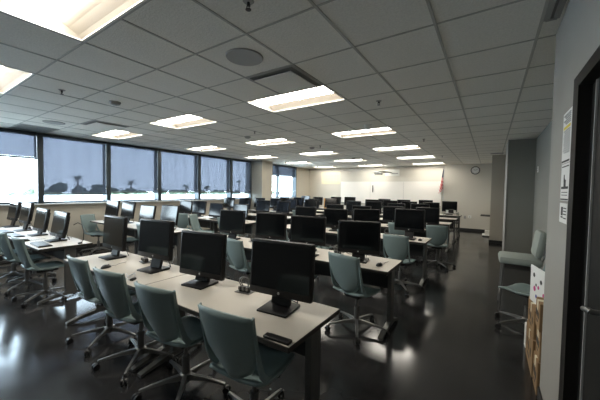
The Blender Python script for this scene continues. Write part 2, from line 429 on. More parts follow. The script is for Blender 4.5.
g = NB(); cyl(g, (0, -.016, .15), (0, -.002, .15), .012); obj('hook', g, M['chrome'], t)
t = thing('wall_chart', 'pale paper chart with yellow blocks on the far wall left of the whiteboard', 'chart', (-7.1, FY-.002, 2.23))
g = NB(); bx(g, -.55, .55, -.01, 0, -.33, .33); obj('chart_paper', g, M['cream'], t)
g = NB()
for i in range(6):
    for j in range(3): bx(g, -.48+i*.17, -.34+i*.17, -.013, -.009, -.26+j*.15, -.15+j*.15)
obj('chart_block', g, mat('pale yellow print', (.82, .76, .52), .8), t)
# projector on wall arm
t = thing('projector', 'short throw projector on arm fixed to white plate above whiteboard', 'projector', (-3.95, FY, 2.42))
g = NB(); bx(g, -.25, .42, -.02, 0, -.13, .17, bev=.003); obj('wall_plate', g, M['white'], t)
g = NB(); tube(g, [(.05, -.02, .02), (-.1, -.45, .03), (-.28, -.85, .03)], .03, 10); obj('arm', g, M['chrome'], t)
g = NB(); box(g, -.28, -.9, -.06, .36, .28, .11, RZ(.1), bev=.02); pj = obj('projector_body', g, M['white'], t)
g = NB(); box(g, -.28, -.80, -.005, .14, .10, .02, RZ(.1)); cyl(g, (-.40, -.95, -.12), (-.40, -.95, -.11), .03); obj('projector_lens', g, M['black'], pj)
g = NB(); tube(g, [(.35, -.03, -.02), (.2, -.2, -.03), (0, -.4, .01), (-.15, -.75, -.03)], .012, 6); obj('signal_cable', g, M['black'], t)
# clock
t = thing('wall_clock', 'round black rimmed wall clock on the far wall above the aisle', 'clock', (-.54, FY, 2.47))
g = NB(); cyl(g, (0, 0, 0), (0, -.035, 0), .165, .160, 36); rim = obj('rim', g, M['black'], t, smooth=True)
g = NB(); cyl(g, (0, -.034, 0), (0, -.039, 0), .135, .135, 36); obj('dial', g, M['paper'], t)
g = NB()
for k in range(12):
    a = k*PI/6; box(g, .115*math.sin(a), -.040, .115*math.cos(a), .008, .003, .024, RY(a))
obj('hour_marks', g, M['ink'], t)
for nm, a, ln, wd in (('hour_hand', 5.2, .065, .012), ('minute_hand', 1.0, .10, .008)):
    g = NB(); box(g, ln/2*math.sin(a), -.043, ln/2*math.cos(a), wd, .003, ln, RY(a)); obj(nm, g, M['ink'], t)
# flag on pole
t = thing('flag', 'american flag hanging on an upright pole right of the whiteboard', 'flag', (-1.66, FY-.22, 0))
g = NB(); cyl(g, (0, 0, .03), (0, 0, 2.62), .014, .012, 10); obj('pole', g, M['chrome'], t)
g = NB(); cyl(g, (0, 0, 0), (0, 0, .03), .15, .13, 24); obj('pole_base', g, M['chrome'], t)
g = NB(); tube(g, [(0, 0, 2.62), (0, 0, 2.65), (0, 0, 2.68)], [.012, .025, .004], 10); obj('finial', g, M['chrome'], t)
g = NB(); nC, nR = 14, 22; grid = []
for rr in range(nR+1):
    q = rr/nR; row = []
    wdt = .04 + .13*min(1, q*1.25)
    for c in range(nC+1):
        s_ = c/nC
        row.append(g.verts.new((-.01 - wdt*s_*(.55+.45*q), .035*math.sin(s_*13+q*2)*(.4+q), 2.55 - .98*q - .06*s_*q + (0.10*(1-s_) if q > .9 else 0)*(q-.9)*10)))
    grid.append(row)
for rr in range(nR):
    for c in range(nC):
        f = g.faces.new((grid[rr][c], grid[rr+1][c], grid[rr+1][c+1], grid[rr][c+1]))
        if rr < 8: f.material_index = 2
        else: f.material_index = ((rr*2 + c) // 3) % 2
o = obj('flag_cloth', g, M['red'], t, smooth=True); o.data.materials.append(M['fwhite']); o.data.materials.append(M['navy'])
md = o.modifiers.new('thick', 'SOLIDIFY'); md.thickness = .003
# outlet and data plates on the far wall
def plate(name, label, cat, x, y, z, face='y', w=.075, h=.115, m='white'):
    t = thing(name, label, cat, (x, y, z))
    g = NB()
    if face == 'y': bx(g, -w/2, w/2, -.008, 0, -h/2, h/2, bev=.002)
    else: bx(g, -.008, 0, -w/2, w/2, -h/2, h/2, bev=.002)
    obj('cover_plate', g, M[m], t)
    g = NB()
    for z_ in (-.022, .022):
        if face == 'y': bx(g, -.014, .014, -.010, -.007, z_-.012, z_+.012)
        else: bx(g, -.010, -.007, -.014, .014, z_-.012, z_+.012)
    obj('socket', g, M['vent'], t)
plate('wall_outlet', 'white electrical outlet plate low on far wall under the clock', 'outlet', -.68, FY, .58, w=.12)
plate('wall_outlet', 'beige electrical outlet plate just left of the white outlet', 'outlet', -.85, FY, .55, m='vent')
plate('light_switch', 'pale switch plate high on the alcove side wall', 'switch', RX_, 7.35, 2.05, 'x')

# wall desk with monitor beyond the column
t = thing('standing_desk', 'small dark standing desk half hidden behind the beige column', 'desk', (.12, 12.45, 0))
g = NB(); bx(g, -.40, .32, -.3, .3, .73, .76, bev=.004); obj('tabletop', g, M['panel'], t)
g = NB(); cyl(g, (-.05, 0, .06), (-.05, 0, .73), .03); obj('pedestal', g, M['frame'], t)
g = NB(); bx(g, -.33, .25, -.25, .25, .03, .06, bev=.01); obj('pedestal_foot', g, M['white'], t)
for q in (-1, 1):
    g = NB(); tube(g, [(-.3*1, q*.2-.012, .02), (-.3*1, q*.2+.012, .02)], .02, 12); obj('caster', g, M['black'], t)
tag(obj('storage_box', (lambda g: (bx(g, -.19, .19, -.15, .15, 0, .14, bev=.006), g)[1])(NB()), M['white'], loc=(.06, 12.42, .062)), 'low white box on the foot of the standing desk behind the column', 'box')

# AV cart
t = thing('utility_cart', 'metal shelf cart standing at the aisle end of the far desks', 'cart', (-1.07, 10.75, 0))
for z in (.30, .58, .86):
    g = NB(); bx(g, -.20, .20, -.25, .25, z, z+.02, bev=.003); obj('shelf', g, M['alu'], t)
for sx_ in (-1, 1):
    for sy in (-1, 1):
        g = NB(); cyl(g, (sx_*.19, sy*.23, .08), (sx_*.19, sy*.23, .9), .012, seg=8); obj('post', g, M['frame'], t)
        g = NB(); tube(g, [(sx_*.19-.012, sy*.23, .04), (sx_*.19+.012, sy*.23, .04)], .04, 12); obj('caster', g, M['black'], t)
def cup(x, y, z, label):
    g = NB(); tube(g, [(0, 0, 0), (0, 0, .05), (0, 0, .10)], [.03, .036, .04], 16); tag(obj('paper_cup', g, M['paper'], loc=(x, y, z), smooth=True), label, 'cup')
cup(-1.18, 10.6, .88, 'white cup on the cart top shelf, left one'); cup(-.95, 10.58, .88, 'white cup on the cart top shelf, right one')
g = NB(); bx(g, -.07, .07, -.06, .06, 0, .12, bev=.008); tag(obj('speaker_box', g, M['black'], loc=(-1.06, 10.72, .88)), 'small black box between the white cups on the cart', 'speaker')
g = NB(); bx(g, -.13, .13, -.1, .1, 0, .05, bev=.006); tag(obj('paper_stack', g, M['paper'], loc=(-1.08, 10.62, .60)), 'white paper stack on the middle shelf of the cart', 'papers')

# ------------------------------------------------------------------ desks
ROWS = [1.20, 2.93, 4.97, 6.65, 8.25, 9.85, 11.45]
RN = ['nearest', 'second', 'third', 'fourth', 'fifth', 'sixth', 'farthest']
TW, TD, TH = 1.565, .61, .74
def make_table(label, loc):
    t = thing('classroom_table', label, 'table', loc, 0, 'long computer tables in rows')
    g = NB(); bx(g, -TW/2+.002, TW/2-.002, .003, TD, TH-.026, TH, bev=.003); top = obj('tabletop', g, M['laminate'], t)
    g = NB(); bx(g, -TW/2+.002, TW/2-.002, -.004, .004, TH-.030, TH-.001, bev=.002)
    for sx_ in (-1, 1): bx(g, sx_*(TW/2-.001)-.0015, sx_*(TW/2-.001)+.0015, 0, TD, TH-.030, TH-.001)
    obj('edge_band', g, M['edge'], top)
    for sx_ in (-1, 1):
        g = NB(); bx(g, sx_*(TW/2-.06)-.022, sx_*(TW/2-.06)+.022, .29, .42, .05, TH-.045, bev=.006); lg = obj('leg', g, M['frame'], t)
        g = NB(); x = sx_*(TW/2-.06)
        pr_ = [(.0, .018), (.05, .03), (.15, .05), (.3, .07), (.42, .07), (.52, .045), (.60, .02)]
        rings = []
        for yy, zz in pr_:
            h = .011 + .012*(1-abs(yy-.3)/.3)
            rings.append([g.verts.new((x+a*.026, yy, zz+c*h)) for a, c in ((-1, -1), (1, -1), (1, 1), (-1, 1))])
        for k in range(len(rings)-1):
            for q in range(4): g.faces.new((rings[k][q], rings[k][(q+1) % 4], rings[k+1][(q+1) % 4], rings[k+1][q]))
        g.faces.new(rings[0]); g.faces.new(rings[-1][::-1])
        for yy in (.02, .58): cyl(g, (x, yy, 0), (x, yy, .022), .018, seg=10)
        obj('foot', g, M['frame'], lg)
        g = NB(); bx(g, x-.022, x+.022, .06, .55, TH-.05, TH-.027, bev=.003); obj('top_bracket', g, M['frame'], t)
    g = NB(); bx(g, -TW/2+.10, TW/2-.10, .44, .455, .42, TH-.03, bev=.002); obj('modesty_panel', g, M['panel'], t)
    g = NB(); bx(g, -TW/2+.10, TW/2-.10, .30, .42, TH-.14, TH-.13); bx(g, -TW/2+.10, TW/2-.10, .30, .305, TH-.14, TH-.09)
    obj('cable_tray', g, M['panel'], t)
    g = NB(); bx(g, -TW/2+.08, TW/2-.08, .10, .14, TH-.055, TH-.027); obj('rail', g, M['frame'], t)
    return t
t0 = None; SURF = []
BANKX = {'centre': (-1.635, -3.205), 'window-side': (-5.635, -7.205)}
pos2 = {'centre': ('aisle end', 'inner end'), 'window-side': ('inner end', 'window end')}
for ri, y in enumerate(ROWS):
    for bank in ('centre', 'window-side'):
        for q, x in enumerate(BANKX[bank]):
            yy = y
            lb = 'pale topped computer table, %s row, %s of the %s desks' % (RN[ri], pos2[bank][q], bank)
            if t0 is None: t0 = make_table(lb, (x, yy, 0))
            else: dup(t0, (x, yy, 0), 0, lb)

# ------------------------------------------------------------------ desktop computers
def make_computer(label, loc, rz):
    t = thing('desktop_computer', label, 'monitor', loc, rz, 'black desktop computers on the tables')
    W, zb, zt = .50, .085, .470
    g = NB(); box(g, 0, .0, (zb+zt)/2, W, .045, zt-zb, bev=.012)
    box(g, 0, .035, (zb+zt)/2+.0, W*.74, .04, (zt-zb)*.72, bev=.015); h = obj('display', g, M['housing'], t, smooth=True)
    g = NB(); bx(g, -W/2+.018, W/2-.018, -.0245, -.0215, zb+.05, zt-.018); obj('screen', g, M['screen'], h)
    g = NB()
    cz = zb+.026; n = 20
    ring = [(g.verts.new((.0085*math.cos(2*PI*k/n), -.0236, cz+.0085*math.sin(2*PI*k/n)))) for k in range(n)]
    c_ = g.faces.new(ring)
    ex = bmesh.ops.extrude_face_region(g, geom=[c_]); 
    bmesh.ops.translate(g, vec=(0, .002, 0), verts=[v for v in ex['geom'] if isinstance(v, bmesh.types.BMVert)])
    h.rotation_euler[0] = -.115; lo = obj('logo', g, M['silver'], h)
    # the two letters of the round mark, as dark strokes on the silver disc
    g2 = NB(); sl = RY(.18)
    for cx, cz_, w, hh in ((-.0044, .0008, .0012, .0108), (-.0012, -.001, .0011, .006), (-.0028, .002, .0030, .0011), (.0014, -.0018, .0011, .0105), (.0044, .0002, .0011, .0055), (.003, .0027, .0030, .0011), (.003, -.0024, .0030, .0011)):
        box(g2, cx, -.0240, cz+cz_, w, .0006, hh, sl)
    for v in g2.verts: pass
    lo.data.materials.append(M['ink'])
    bm2 = bmesh.new(); bm2.from_mesh(lo.data); nf = len(bm2.faces)
    tmp = bpy.data.meshes.new('tmp'); g2.to_mesh(tmp); g2.free(); bm2.from_mesh(tmp); bm2.faces.ensure_lookup_table()
    for k in range(nf, len(bm2.faces)): bm2.faces[k].material_index = 1
    bm2.to_mesh(lo.data); bm2.free(); bpy.data.meshes.remove(tmp)
    g = NB(); box(g, 0, .045, .12, .15, .03, .20, RX(-.25), bev=.006); obj('stand_neck', g, M['housing'], t)
    g = NB(); vs_ = bx(g, -.115, .115, -.11, .10, .0, .014, bev=.005)
    for v in vs_:
        if v.co.y > 0: v.co.z *= 1.6
    obj('stand_base', g, M['housing'], t, smooth=True)
    g = NB(); tube(g, [(.05, .055, .18), (.06, .10, .12), (.08, .12, .05), (.07, .14, .006), (.0, .17, .006)], .004, 6); obj('power_cord', g, M['black'], t)
    return t
PL = {  # (bank,row): [(x, y, yaw, dz)] from the aisle leftwards
 ('centre', 0): [(-1.195, 1.56, 6, 0), (-2.06, 1.57, 7, -.02), (-2.79, 1.57, 5, .035), (-3.66, 1.57, 0, .015)],
 ('window-side', 0): [(-5.43, 1.55, 1, -.025), (-6.27, 1.55, 1, -.02), (-7.10, 1.55, 1, .05), (-7.92, 1.55, 2, .045)],
 ('centre', 1): [(-1.285, 3.20, 12, .0), (-2.04, 3.26, 13, .005), (-2.69, 3.27, 12, .01), (-3.51, 3.27, 9, .01)],
 ('window-side', 1): [(-5.29, 3.25, 5, .015), (-6.11, 3.25, 4, -.02), (-6.93, 3.25, 3, .03), (-7.70, 3.25, 6, .03)],
 ('centre', 2): [(-1.17, 5.22, 2, .055), (-1.98, 5.3, 14, .01), (-2.64, 5.3, 16, -.02), (-3.38, 5.3, 7, -.01)],
 ('window-side', 2): [(-5.39, 5.28, 3, -.035), (-6.32, 5.28, 4, -.045), (-7.05, 5.28, 9, -.015), (-7.7, 5.28, 9, -.03)],
}
for ri in (3, 4, 5, 6):
    yy = ROWS[ri]+.36
    sh = {3: 0, 4: -.22, 5: -.40, 6: 0}[ri]
    PL[('centre', ri)] = [(-1.17+sh + random.uniform(-.03, .03), yy, random.uniform(-5, 9), random.uniform(-.02, .02)), (-1.95+sh*.8, yy, random.uniform(0, 10), random.uniform(-.03, .02)),
                          (-2.76+sh*.5, yy, random.uniform(0, 12), random.uniform(-.03, .02)), (-3.52, yy, random.uniform(0, 10), random.uniform(-.02, .02))]
    PL[('window-side', ri)] = [(-5.3+random.uniform(-.05, .05)-k*.8, yy, random.uniform(-2, 10), random.uniform(.0, .06)) for k in range(4)]
BX = {(6, 'centre'): (-1.24, -2.06, -2.88, -3.66), (6, 'window-side'): (-5.2, -5.9, -6.85, -7.55), (5, 'centre'): (-1.61, -2.3, -2.95, -3.62), (4, 'centre'): (-1.65, -2.31, -3.0, -3.66)}
for (ri, bank), xs_ in BX.items():
    PL[(bank, ri)] = [(x, q[1], q[2], q[3]+.03) for x, q in zip(xs_, PL[(bank, ri)])]
PN = {'centre': ['first from the aisle', 'second from the aisle', 'third from the aisle', 'fourth from the aisle'],
      'window-side': ['first from the inner end', 'second from the inner end', 'third from the inner end', 'beside the windows']}
c0 = None; riser = None
stacks = []
for (bank, ri), L in sorted(PL.items(), key=lambda k: (k[0][1], k[0][0])):
    for k, (x, y, a, dz) in enumerate(L):
        lb = 'black desktop computer, %s row of the %s desks, %s' % (RN[ri], bank, PN[bank][k])
        loc = (x, y, TH); rz = math.radians(a)
        if c0 is None: c0 = make_computer(lb, loc, rz); o = c0
        else: o = dup(c0, loc, rz, lb)
        for ch in o.children:   # the display slides up or down its stand and tilts back
            if ch.name.startswith('display'): ch.location.z = dz; ch.rotation_euler[0] = -.17 if bank == 'window-side' else -.07

# ------------------------------------------------------------------ chairs
def make_chair(label, loc, rz):
    t = thing('office_chair', label, 'chair', loc, rz, 'teal swivel chairs at the tables')
    # backrest: curved panel
    g = NB(); nu, nv = 12, 10; G = []
    for j in range(nv+1):
        q = j/nv; z = .47 + .43*q
        w = (.115 + .10*min(1, q/.42)**.75) if q < .42 else .215 + .012*(q-.42)/.58
        yb = -.205 - .115*q
        row = []
        for i in range(nu+1):
            s_ = -1 + 2*i/nu
            zz = z + (.028*(s_*s_) if q < .2 else 0)*(1-q/.2) - (.012*s_*s_ if q > .95 else 0)
            row.append(g.verts.new((s_*w, yb + .045*s_*s_*(1-.3*q) - .012*math.sin(q*PI), zz)))
        G.append(row)
    for j in range(nv):
        for i in range(nu): g.faces.new((G[j][i], G[j][i+1], G[j+1][i+1], G[j+1][i]))
    o = obj('backrest', g, M['teal'], t, smooth=True)
    md = o.modifiers.new('thick', 'SOLIDIFY'); md.thickness = .012; md.offset = 0
    # side frame: strip from top corner down the edge and forward under the seat
    for sx_ in (-1, 1):
        g = NB()
        pth = [(.226, -.278, .888, .012), (.226, -.262, .80, .014), (.226, -.240, .70, .017), (.227, -.212, .60, .021), (.226, -.185, .53, .025), (.220, -.14, .475, .026), (.205, -.06, .440, .022), (.19, .04, .425, .018)]
        R_ = []
        for x, y, z, w in pth: R_.append([g.verts.new((sx_*(x+a*.007), y+c*w*.7, z+c*w*.35)) for a, c in ((-1, -1), (1, -1), (1, 1), (-1, 1))])
        for k in range(len(R_)-1):
            for q in range(4): g.faces.new((R_[k][q], R_[k][(q+1) % 4], R_[k+1][(q+1) % 4], R_[k+1][q]))
        g.faces.new(R_[0]); g.faces.new(R_[-1][::-1])
        obj('side_frame', g, M['teal'], t)
    # seat
    g = NB(); nu, nv = 12, 12; G = []
    for j in range(nv+1):
        q = j/nv; y = -.20 + .44*q; row = []
        w = .215 + .02*math.sin(q*PI) - (.03*(q-.85)/.15 if q > .85 else 0)
        for i in range(nu+1):
            s_ = -1 + 2*i/nu
            z = .455 + .018*s_*s_ - .012*math.sin(q*PI) - (.035*((q-.75)/.25)**2 if q > .75 else 0) + (.02*(1-q/.12) if q < .12 else 0)
            row.append(g.verts.new((s_*w, y, z)))
        G.append(row)
    for j in range(nv):
        for i in range(nu): g.faces.new((G[j][i], G[j][i+1], G[j+1][i+1], G[j+1][i]))
    o = obj('seat', g, M['teal'], t, smooth=True)
    md = o.modifiers.new('thick', 'SOLIDIFY'); md.thickness = .022; md.offset = -1
    g = NB(); box(g, 0, 0, .405, .20, .24, .04, bev=.012); box(g, .13, .02, .40, .10, .015, .012); obj('mechanism', g, M['black'], t)
    g = NB(); cyl(g, (0, 0, .10), (0, 0, .26), .030, seg=14); cyl(g, (0, 0, .25), (0, 0, .39), .016, seg=12); obj('gas_column', g, M['alu'], t, smooth=True)
    g = NB(); tube(g, [(0, 0, .055), (0, 0, .075), (0, 0, .115), (0, 0, .125)], [.035, .048, .045, .032], 20); obj('base_hub', g, M['alu'], t, smooth=True)
    for k in range(5):
        a = 2*PI*k/5+.3; ca, sa = math.cos(a), math.sin(a)
        g = NB(); R_ = []
        for d, w, zt, zb in ((.03, .022, .118, .074), (.14, .017, .108, .082), (.25, .014, .092, .074), (.325, .011, .078, .062)):
            R_.append([g.verts.new((ca*d - sa*e*w, sa*d + ca*e*w, z)) for e, z in ((-1, zb), (1, zb), (.7, zt), (-.7, zt))])
        for i in range(3):
            for q in range(4): g.faces.new((R_[i][q], R_[i][(q+1) % 4], R_[i+1][(q+1) % 4], R_[i+1][q]))
        g.faces.new(R_[0]); g.faces.new(R_[-1][::-1])
        obj('leg', g, M['alu'], t)
        g = NB(); b_ = a + .9*math.sin(k*2.3)
        cx, cy = ca*.322, sa*.322; nx_, ny_ = -math.sin(b_), math.cos(b_)
        ox, oy = math.cos(b_)*.018, math.sin(b_)*.018
        for s_ in (-1, 1):
            tube(g, [(cx+ox+nx_*s_*.007, cy+oy+ny_*s_*.007, .027), (cx+ox+nx_*s_*.022, cy+oy+ny_*s_*.022, .027)], .027, 16)
        cyl(g, (cx, cy, .03), (cx, cy, .068), .007, seg=8)
        box(g, cx+ox*.6, cy+oy*.6, .05, .03, .03, .014, RZ(b_), bev=.004)
        obj('caster', g, M['black'], t)
    return t
CH_ = [
 (-1.235, 1.36, 5, 'at the right aisle end of the nearest centre table'),
 (-1.945, 1.35, 7, 'second from the right at the nearest centre tables'),
 (-2.60, 1.34, 7, 'third from the right at the nearest centre tables'),
 (-3.26, 1.36, 2, 'leftmost at the nearest centre tables'),
 (-5.13, 1.34, 2, 'first from the right at the nearest window-side table'),
 (-5.88, 1.32, 4, 'second from the right at the nearest window-side tables'),
 (-6.62, 1.32, 4, 'third from the right at the nearest window-side tables'),
 (-1.22, 3.04, -12, 'by the aisle at the second row centre table'),
 (-2.83, 2.98, -8, 'behind the gap between the two nearest right monitors'),
 (-2.02, 3.02, 4, 'second from the aisle at the second row centre tables'),
 (-3.62, 3.03, 5, 'at the inner end of the second row centre tables'),
 (-7.78, 3.02, -62, 'pale in window light, turned sideways by the wall'),
 (-5.25, 3.02, 5, 'at the inner end of the second row window-side table'),
 (-6.4, 3.02, -5, 'in the middle of the second row window-side tables'),
 (-1.19, 4.78, -3, 'by the aisle at the third row centre table'),
 (-2.04, 4.82, 6, 'second from the aisle at the third row centre tables'),
 (-2.78, 4.86, -6, 'third from the aisle at the third row centre tables'),
 (-3.60, 4.85, 5, 'at the inner end of the third row centre tables'),
 (-6.08, 4.72, -62, 'turned sideways with its seat showing at third row window-side tables'),
 (-6.95, 4.80, 28, 'with a blue sheen beside the sideways chair at the third row'),
 (-5.2, 4.86, 5, 'at the inner end of the third row window-side table'),
 (-.90, 6.62, 4, 'at the aisle end of the fourth row centre table'),
 (-1.62, 6.55, -6, 'second from the aisle at the fourth row centre tables'),
 (-2.45, 6.6, 5, 'third from the aisle at the fourth row centre tables'),
 (-3.55, 6.6, 5, 'at the inner end of the fourth row centre tables'),
 (-5.3, 6.5, 8, 'at the inner end of the fourth row window-side table'),
 (-6.45, 6.75, -16, 'second from the inner end at the fourth row window-side tables'),
 (-1.5, 8.15, 4, 'first from the aisle at the fifth row centre table'),
 (-5.3, 8.1, 4, 'at the inner end of the fifth row window-side table'),
]
k0 = None
for x, y, a, w in CH_:
    lb = 'teal plastic swivel chair ' + w
    if k0 is None:
        k0 = make_chair(lb, (x, y, 0), math.radians(a))
        for ch in k0.children:
            if ch.name.split('.')[0] in ('backrest', 'side_frame', 'seat'):
                for v in ch.data.vertices: v.co.x *= .86
    else: dup(k0, (x, y, 0), math.radians(a), lb)

# ------------------------------------------------------------------ table items
def mouse(x, y, a, label):
    t = thing('computer_mouse', label, 'mouse', (x, y, TH), math.radians(a), 'black computer mice')
    g = NB(); bmesh.ops.create_uvsphere(g, u_segments=16, v_segments=10, radius=1)
    for v in g.verts:
        z = max(v.co.z, 0); v.co = Vector((v.co.x*.031*(1-.12*v.co.y), v.co.y*.055, .003+z*.032*(1-.25*v.co.y)))
    obj('body', g, M['black'], t, smooth=True)
    g = NB(); tube(g, [(-.003, .025, .028), (.003, .025, .028)], .007, 10); obj('scroll_wheel', g, M['frame'], t)
    g = NB(); tube(g, [(0, .052, .008), (.01, .10, .005), (-.02, .16, .005), (-.01, .24, .005)], .002, 5); obj('mouse_cord', g, M['black'], t)
mouse(-3.24, 1.325, 15, 'black mouse at the left end of the nearest centre table')
mouse(-5.72, 1.27, 5, 'black mouse left of the keyboard on the nearest window-side table')
mouse(-1.0, 3.36-.24, -10, 'black mouse at the aisle end of the second row centre table')
mouse(-.97, 5.17, -5, 'black mouse at the aisle end of the third row centre table')
def keyboard(x, y, a, label):
    t = thing('keyboard', label, 'keyboard', (x, y, TH), math.radians(a), 'computer keyboards')
    g = NB(); vs_ = bx(g, -.22, .22, -.075, .075, 0, .016, bev=.004)
    obj('key_tray', g, M['black'], t)
    g = NB()
    for r_ in range(6):
        n = 15 if r_ != 0 else 7
        for c in range(n):
            if r_ == 0 and n == 7:
                ws = [.03, .03, .03, .16, .03, .03, .03]; x0 = -.205 + sum(ws[:c]) + c*.009; wk = ws[c]
            else: x0 = -.205 + c*.0275; wk = .0235
            bx(g, x0, x0+wk, -.066+r_*.0225, -.066+r_*.0225+.018, .015, .022)
    obj('keys', g, M['frame'], t)
keyboard(-5.20, 1.315, -2, 'black keyboard on the nearest window-side table, right end')
keyboard(-7.1, 1.30, 4, 'black keyboard on the nearest window-side table, window end')
keyboard(-6.45, 1.30, 2, 'black keyboard at the middle of the nearest window-side tables')
keyboard(-2.0, 3.06, 3, 'black keyboard second from the aisle on the second row centre tables')
keyboard(-6.0, 5.12, 0, 'dark keyboard on the third row window-side table')
def pad(x, y, a, label):
    t = thing('wrist_rest', label, 'wrist rest', (x, y, TH), math.radians(a))
    g = NB(); bx(g, -.085, .085, -.03, .015, .0, .016, bev=.005); obj('front_lip', g, M['black'], t)
    g = NB(); bx(g, -.07, .07, .0, .03, .0, .008, bev=.003); obj('pad', g, M['panel'], t)
pad(-.95, 1.235, 4, 'small black rest on the front edge of the nearest centre table')
def grommet(x, y, a, label, s=1.0):
    t = thing('power_box', label, 'power outlet', (x, y, TH), math.radians(a), 'desk power grommets with looped cables')
    g = NB(); bx(g, -.07, .07, -.045, .045, 0, .006, bev=.002); obj('base_plate', g, M['frame'], t)
    g = NB(); bx(g, -.045, .045, -.02, .02, .005, .045, bev=.004); obj('socket_block', g, M['black'], t)
    for q in (-.035, 0, .035):
        g = NB(); box(g, q, -.022, .035, .018, .022, .03, bev=.004); obj('plug', g, M['alu'], t)
    g = NB(); pts = [(-.01 + .045*math.cos(b_), .0 + .006*math.sin(2*b_), .075 + .045*math.sin(b_)) for b_ in [k*2*PI/18-1.2 for k in range(17)]]
    tube(g, pts, .0045, 6); tube(g, [(p[0]*.9+.004, p[1]+.012, p[2]*.95) for p in pts], .0045, 6); obj('cable_loop', g, M['alu'], t, smooth=True)
    g = NB(); tube(g, [(.05, .03, .02), (.09, .05, .03), (.12, .08, .006), (.2, .1, .005)], .004, 6); obj('cord', g, M['black'], t)
    return t
g0 = grommet(-1.62, 1.66, 8, 'power box with looped cable between the two nearest right monitors')
for x, y, a, lb in ((-3.16, 1.68, -10, 'power box with looped cable between the nearest second and third monitors from left'), (-1.63, 3.36, 5, 'power box with cables on the second row centre table'),
                    (-3.1, 3.36, 5, 'power box with cables on the inner second row centre table'), (-1.6, 5.4, 5, 'power box with cables on the third row centre table'), (-5.72, 1.66, 5, 'power box with cables on the nearest window-side table'),
                    (-7.25, 1.66, 5, 'power box with cables near the windows on the nearest table')):
    dup(g0, (x, y, TH), math.radians(a), lb)
t = thing('loose_cable', 'coiled pale cable at the front edge of the nearest centre table', 'cable', (-2.66, 1.30, TH))
g = NB(); tube(g, [(-.12, .05, .006), (-.06, .0, .02), (.0, .02, .05), (.04, .0, .03), (.02, -.04, .008), (-.05, -.03, .006), (-.11, .01, .006), (-.2, .04, .006)], .005, 6); obj('cord', g, M['silver'], t, smooth=True)
g = NB(); box(g, .05, -.02, .014, .03, .05, .018, RZ(.5), bev=.004); obj('connector', g, M['black'], t)
t = thing('monitor_cable', 'black cable arching behind the rightmost monitor of the nearest window-side table', 'cable', (-5.0, 1.68, TH))
g = NB(); tube(g, [(-.16, .0, .25), (-.06, .02, .29), (.05, .03, .27), (.12, .03, .17), (.13, .02, .06), (.10, .0, .006)], .006, 8); obj('cord', g, M['black'], t, smooth=True)
g = NB(); box(g, .10, -.01, .012, .03, .05, .02, bev=.004); obj('connector', g, M['black'], t)
def papers(x, y, z, a, label, w=.21, d=.28, h=.008):
    g = NB(); random.seed(int(abs(x*100)))
    for k in range(3): box(g, random.uniform(-.01, .01), random.uniform(-.01, .01), h/6+h/3*k, w, d, h/3, RZ(random.uniform(-.08, .08)))
    tag(obj('paper_stack', g, M['paper'], loc=(x, y, z)), label, 'papers').rotation_euler[2] = a
papers(-6.65, 5.14, TH, .1, 'white papers on the third row window-side table')
papers(-2.6, 6.85, TH, .3, 'white papers on the fourth row centre table', .2, .2)
papers(-3.05, 8.4, TH, 0, 'white papers on the fifth row centre table inner half', .2, .2)
t = thing('desk_phone', 'small white device on the fourth row, left of centre monitors', 'phone', (-3.95+.0, 6.95, TH))
g = NB(); bx(g, -.09, .09, -.07, .07, 0, .05, bev=.01); obj('body', g, M['paper'], t)
g = NB(); tube(g, [(-.07, -.03, .06), (-.07, .05, .06)], .018, 10); obj('handset', g, M['paper'], t)
t = thing('carton', 'tan cardboard carton standing on the farthest row beside a monitor', 'box', (-6.25, 11.62, TH))
g = NB(); bx(g, -.10, .10, -.08, .08, 0, .46, bev=.004); obj('body', g, M['orange'], t)
g = NB(); bx(g, -.025, .025, -.083, -.079, .05, .46); obj('tape', g, M['cream'], t)

# ------------------------------------------------------------------ alcove on the right
t = thing('guest_chair', 'tall grey green upholstered chair against the alcove wall', 'chair', (.35, 4.85, 0), PI/2)
def cushion(g, cx, cy, cz, sx_, sy, sz, rot=None): box(g, cx, cy, cz, sx_, sy, sz, rot, bev=min(sx_, sy, sz)*.42)
g = NB(); cushion(g, 0, .0, .685, .48, .46, .10); obj('seat', g, M['seatgrey'], t, smooth=True)
g = NB(); cushion(g, 0, -.20, .915, .42, .09, .34, RX(.14)); obj('backrest', g, M['seatgrey'], t, smooth=True)
for sx_ in (-1, 1):
    for sy in (-1, 1):
        g = NB(); tube(g, [(sx_*.20, sy*.18, .63), (sx_*.215, sy*.205, .0)], .012, 8); obj('leg', g, M['alu'], t)
    g = NB(); tube(g, [(sx_*.20, -.18, .62), (sx_*.20, -.23, .75), (sx_*.19, -.25, .95)], .011, 8); obj('back_support', g, M['alu'], t)
g = NB(); tube(g, [(-.21, .197, .2), (.21, .197, .2)], .009, 8); obj('footrest', g, M['alu'], t)
ch = dup(k0, (.40, 4.20, 0), math.radians(55), 'pale teal swivel chair tucked below the tall upholstered chair')
del ch['group']; ch.name = 'office_chair'
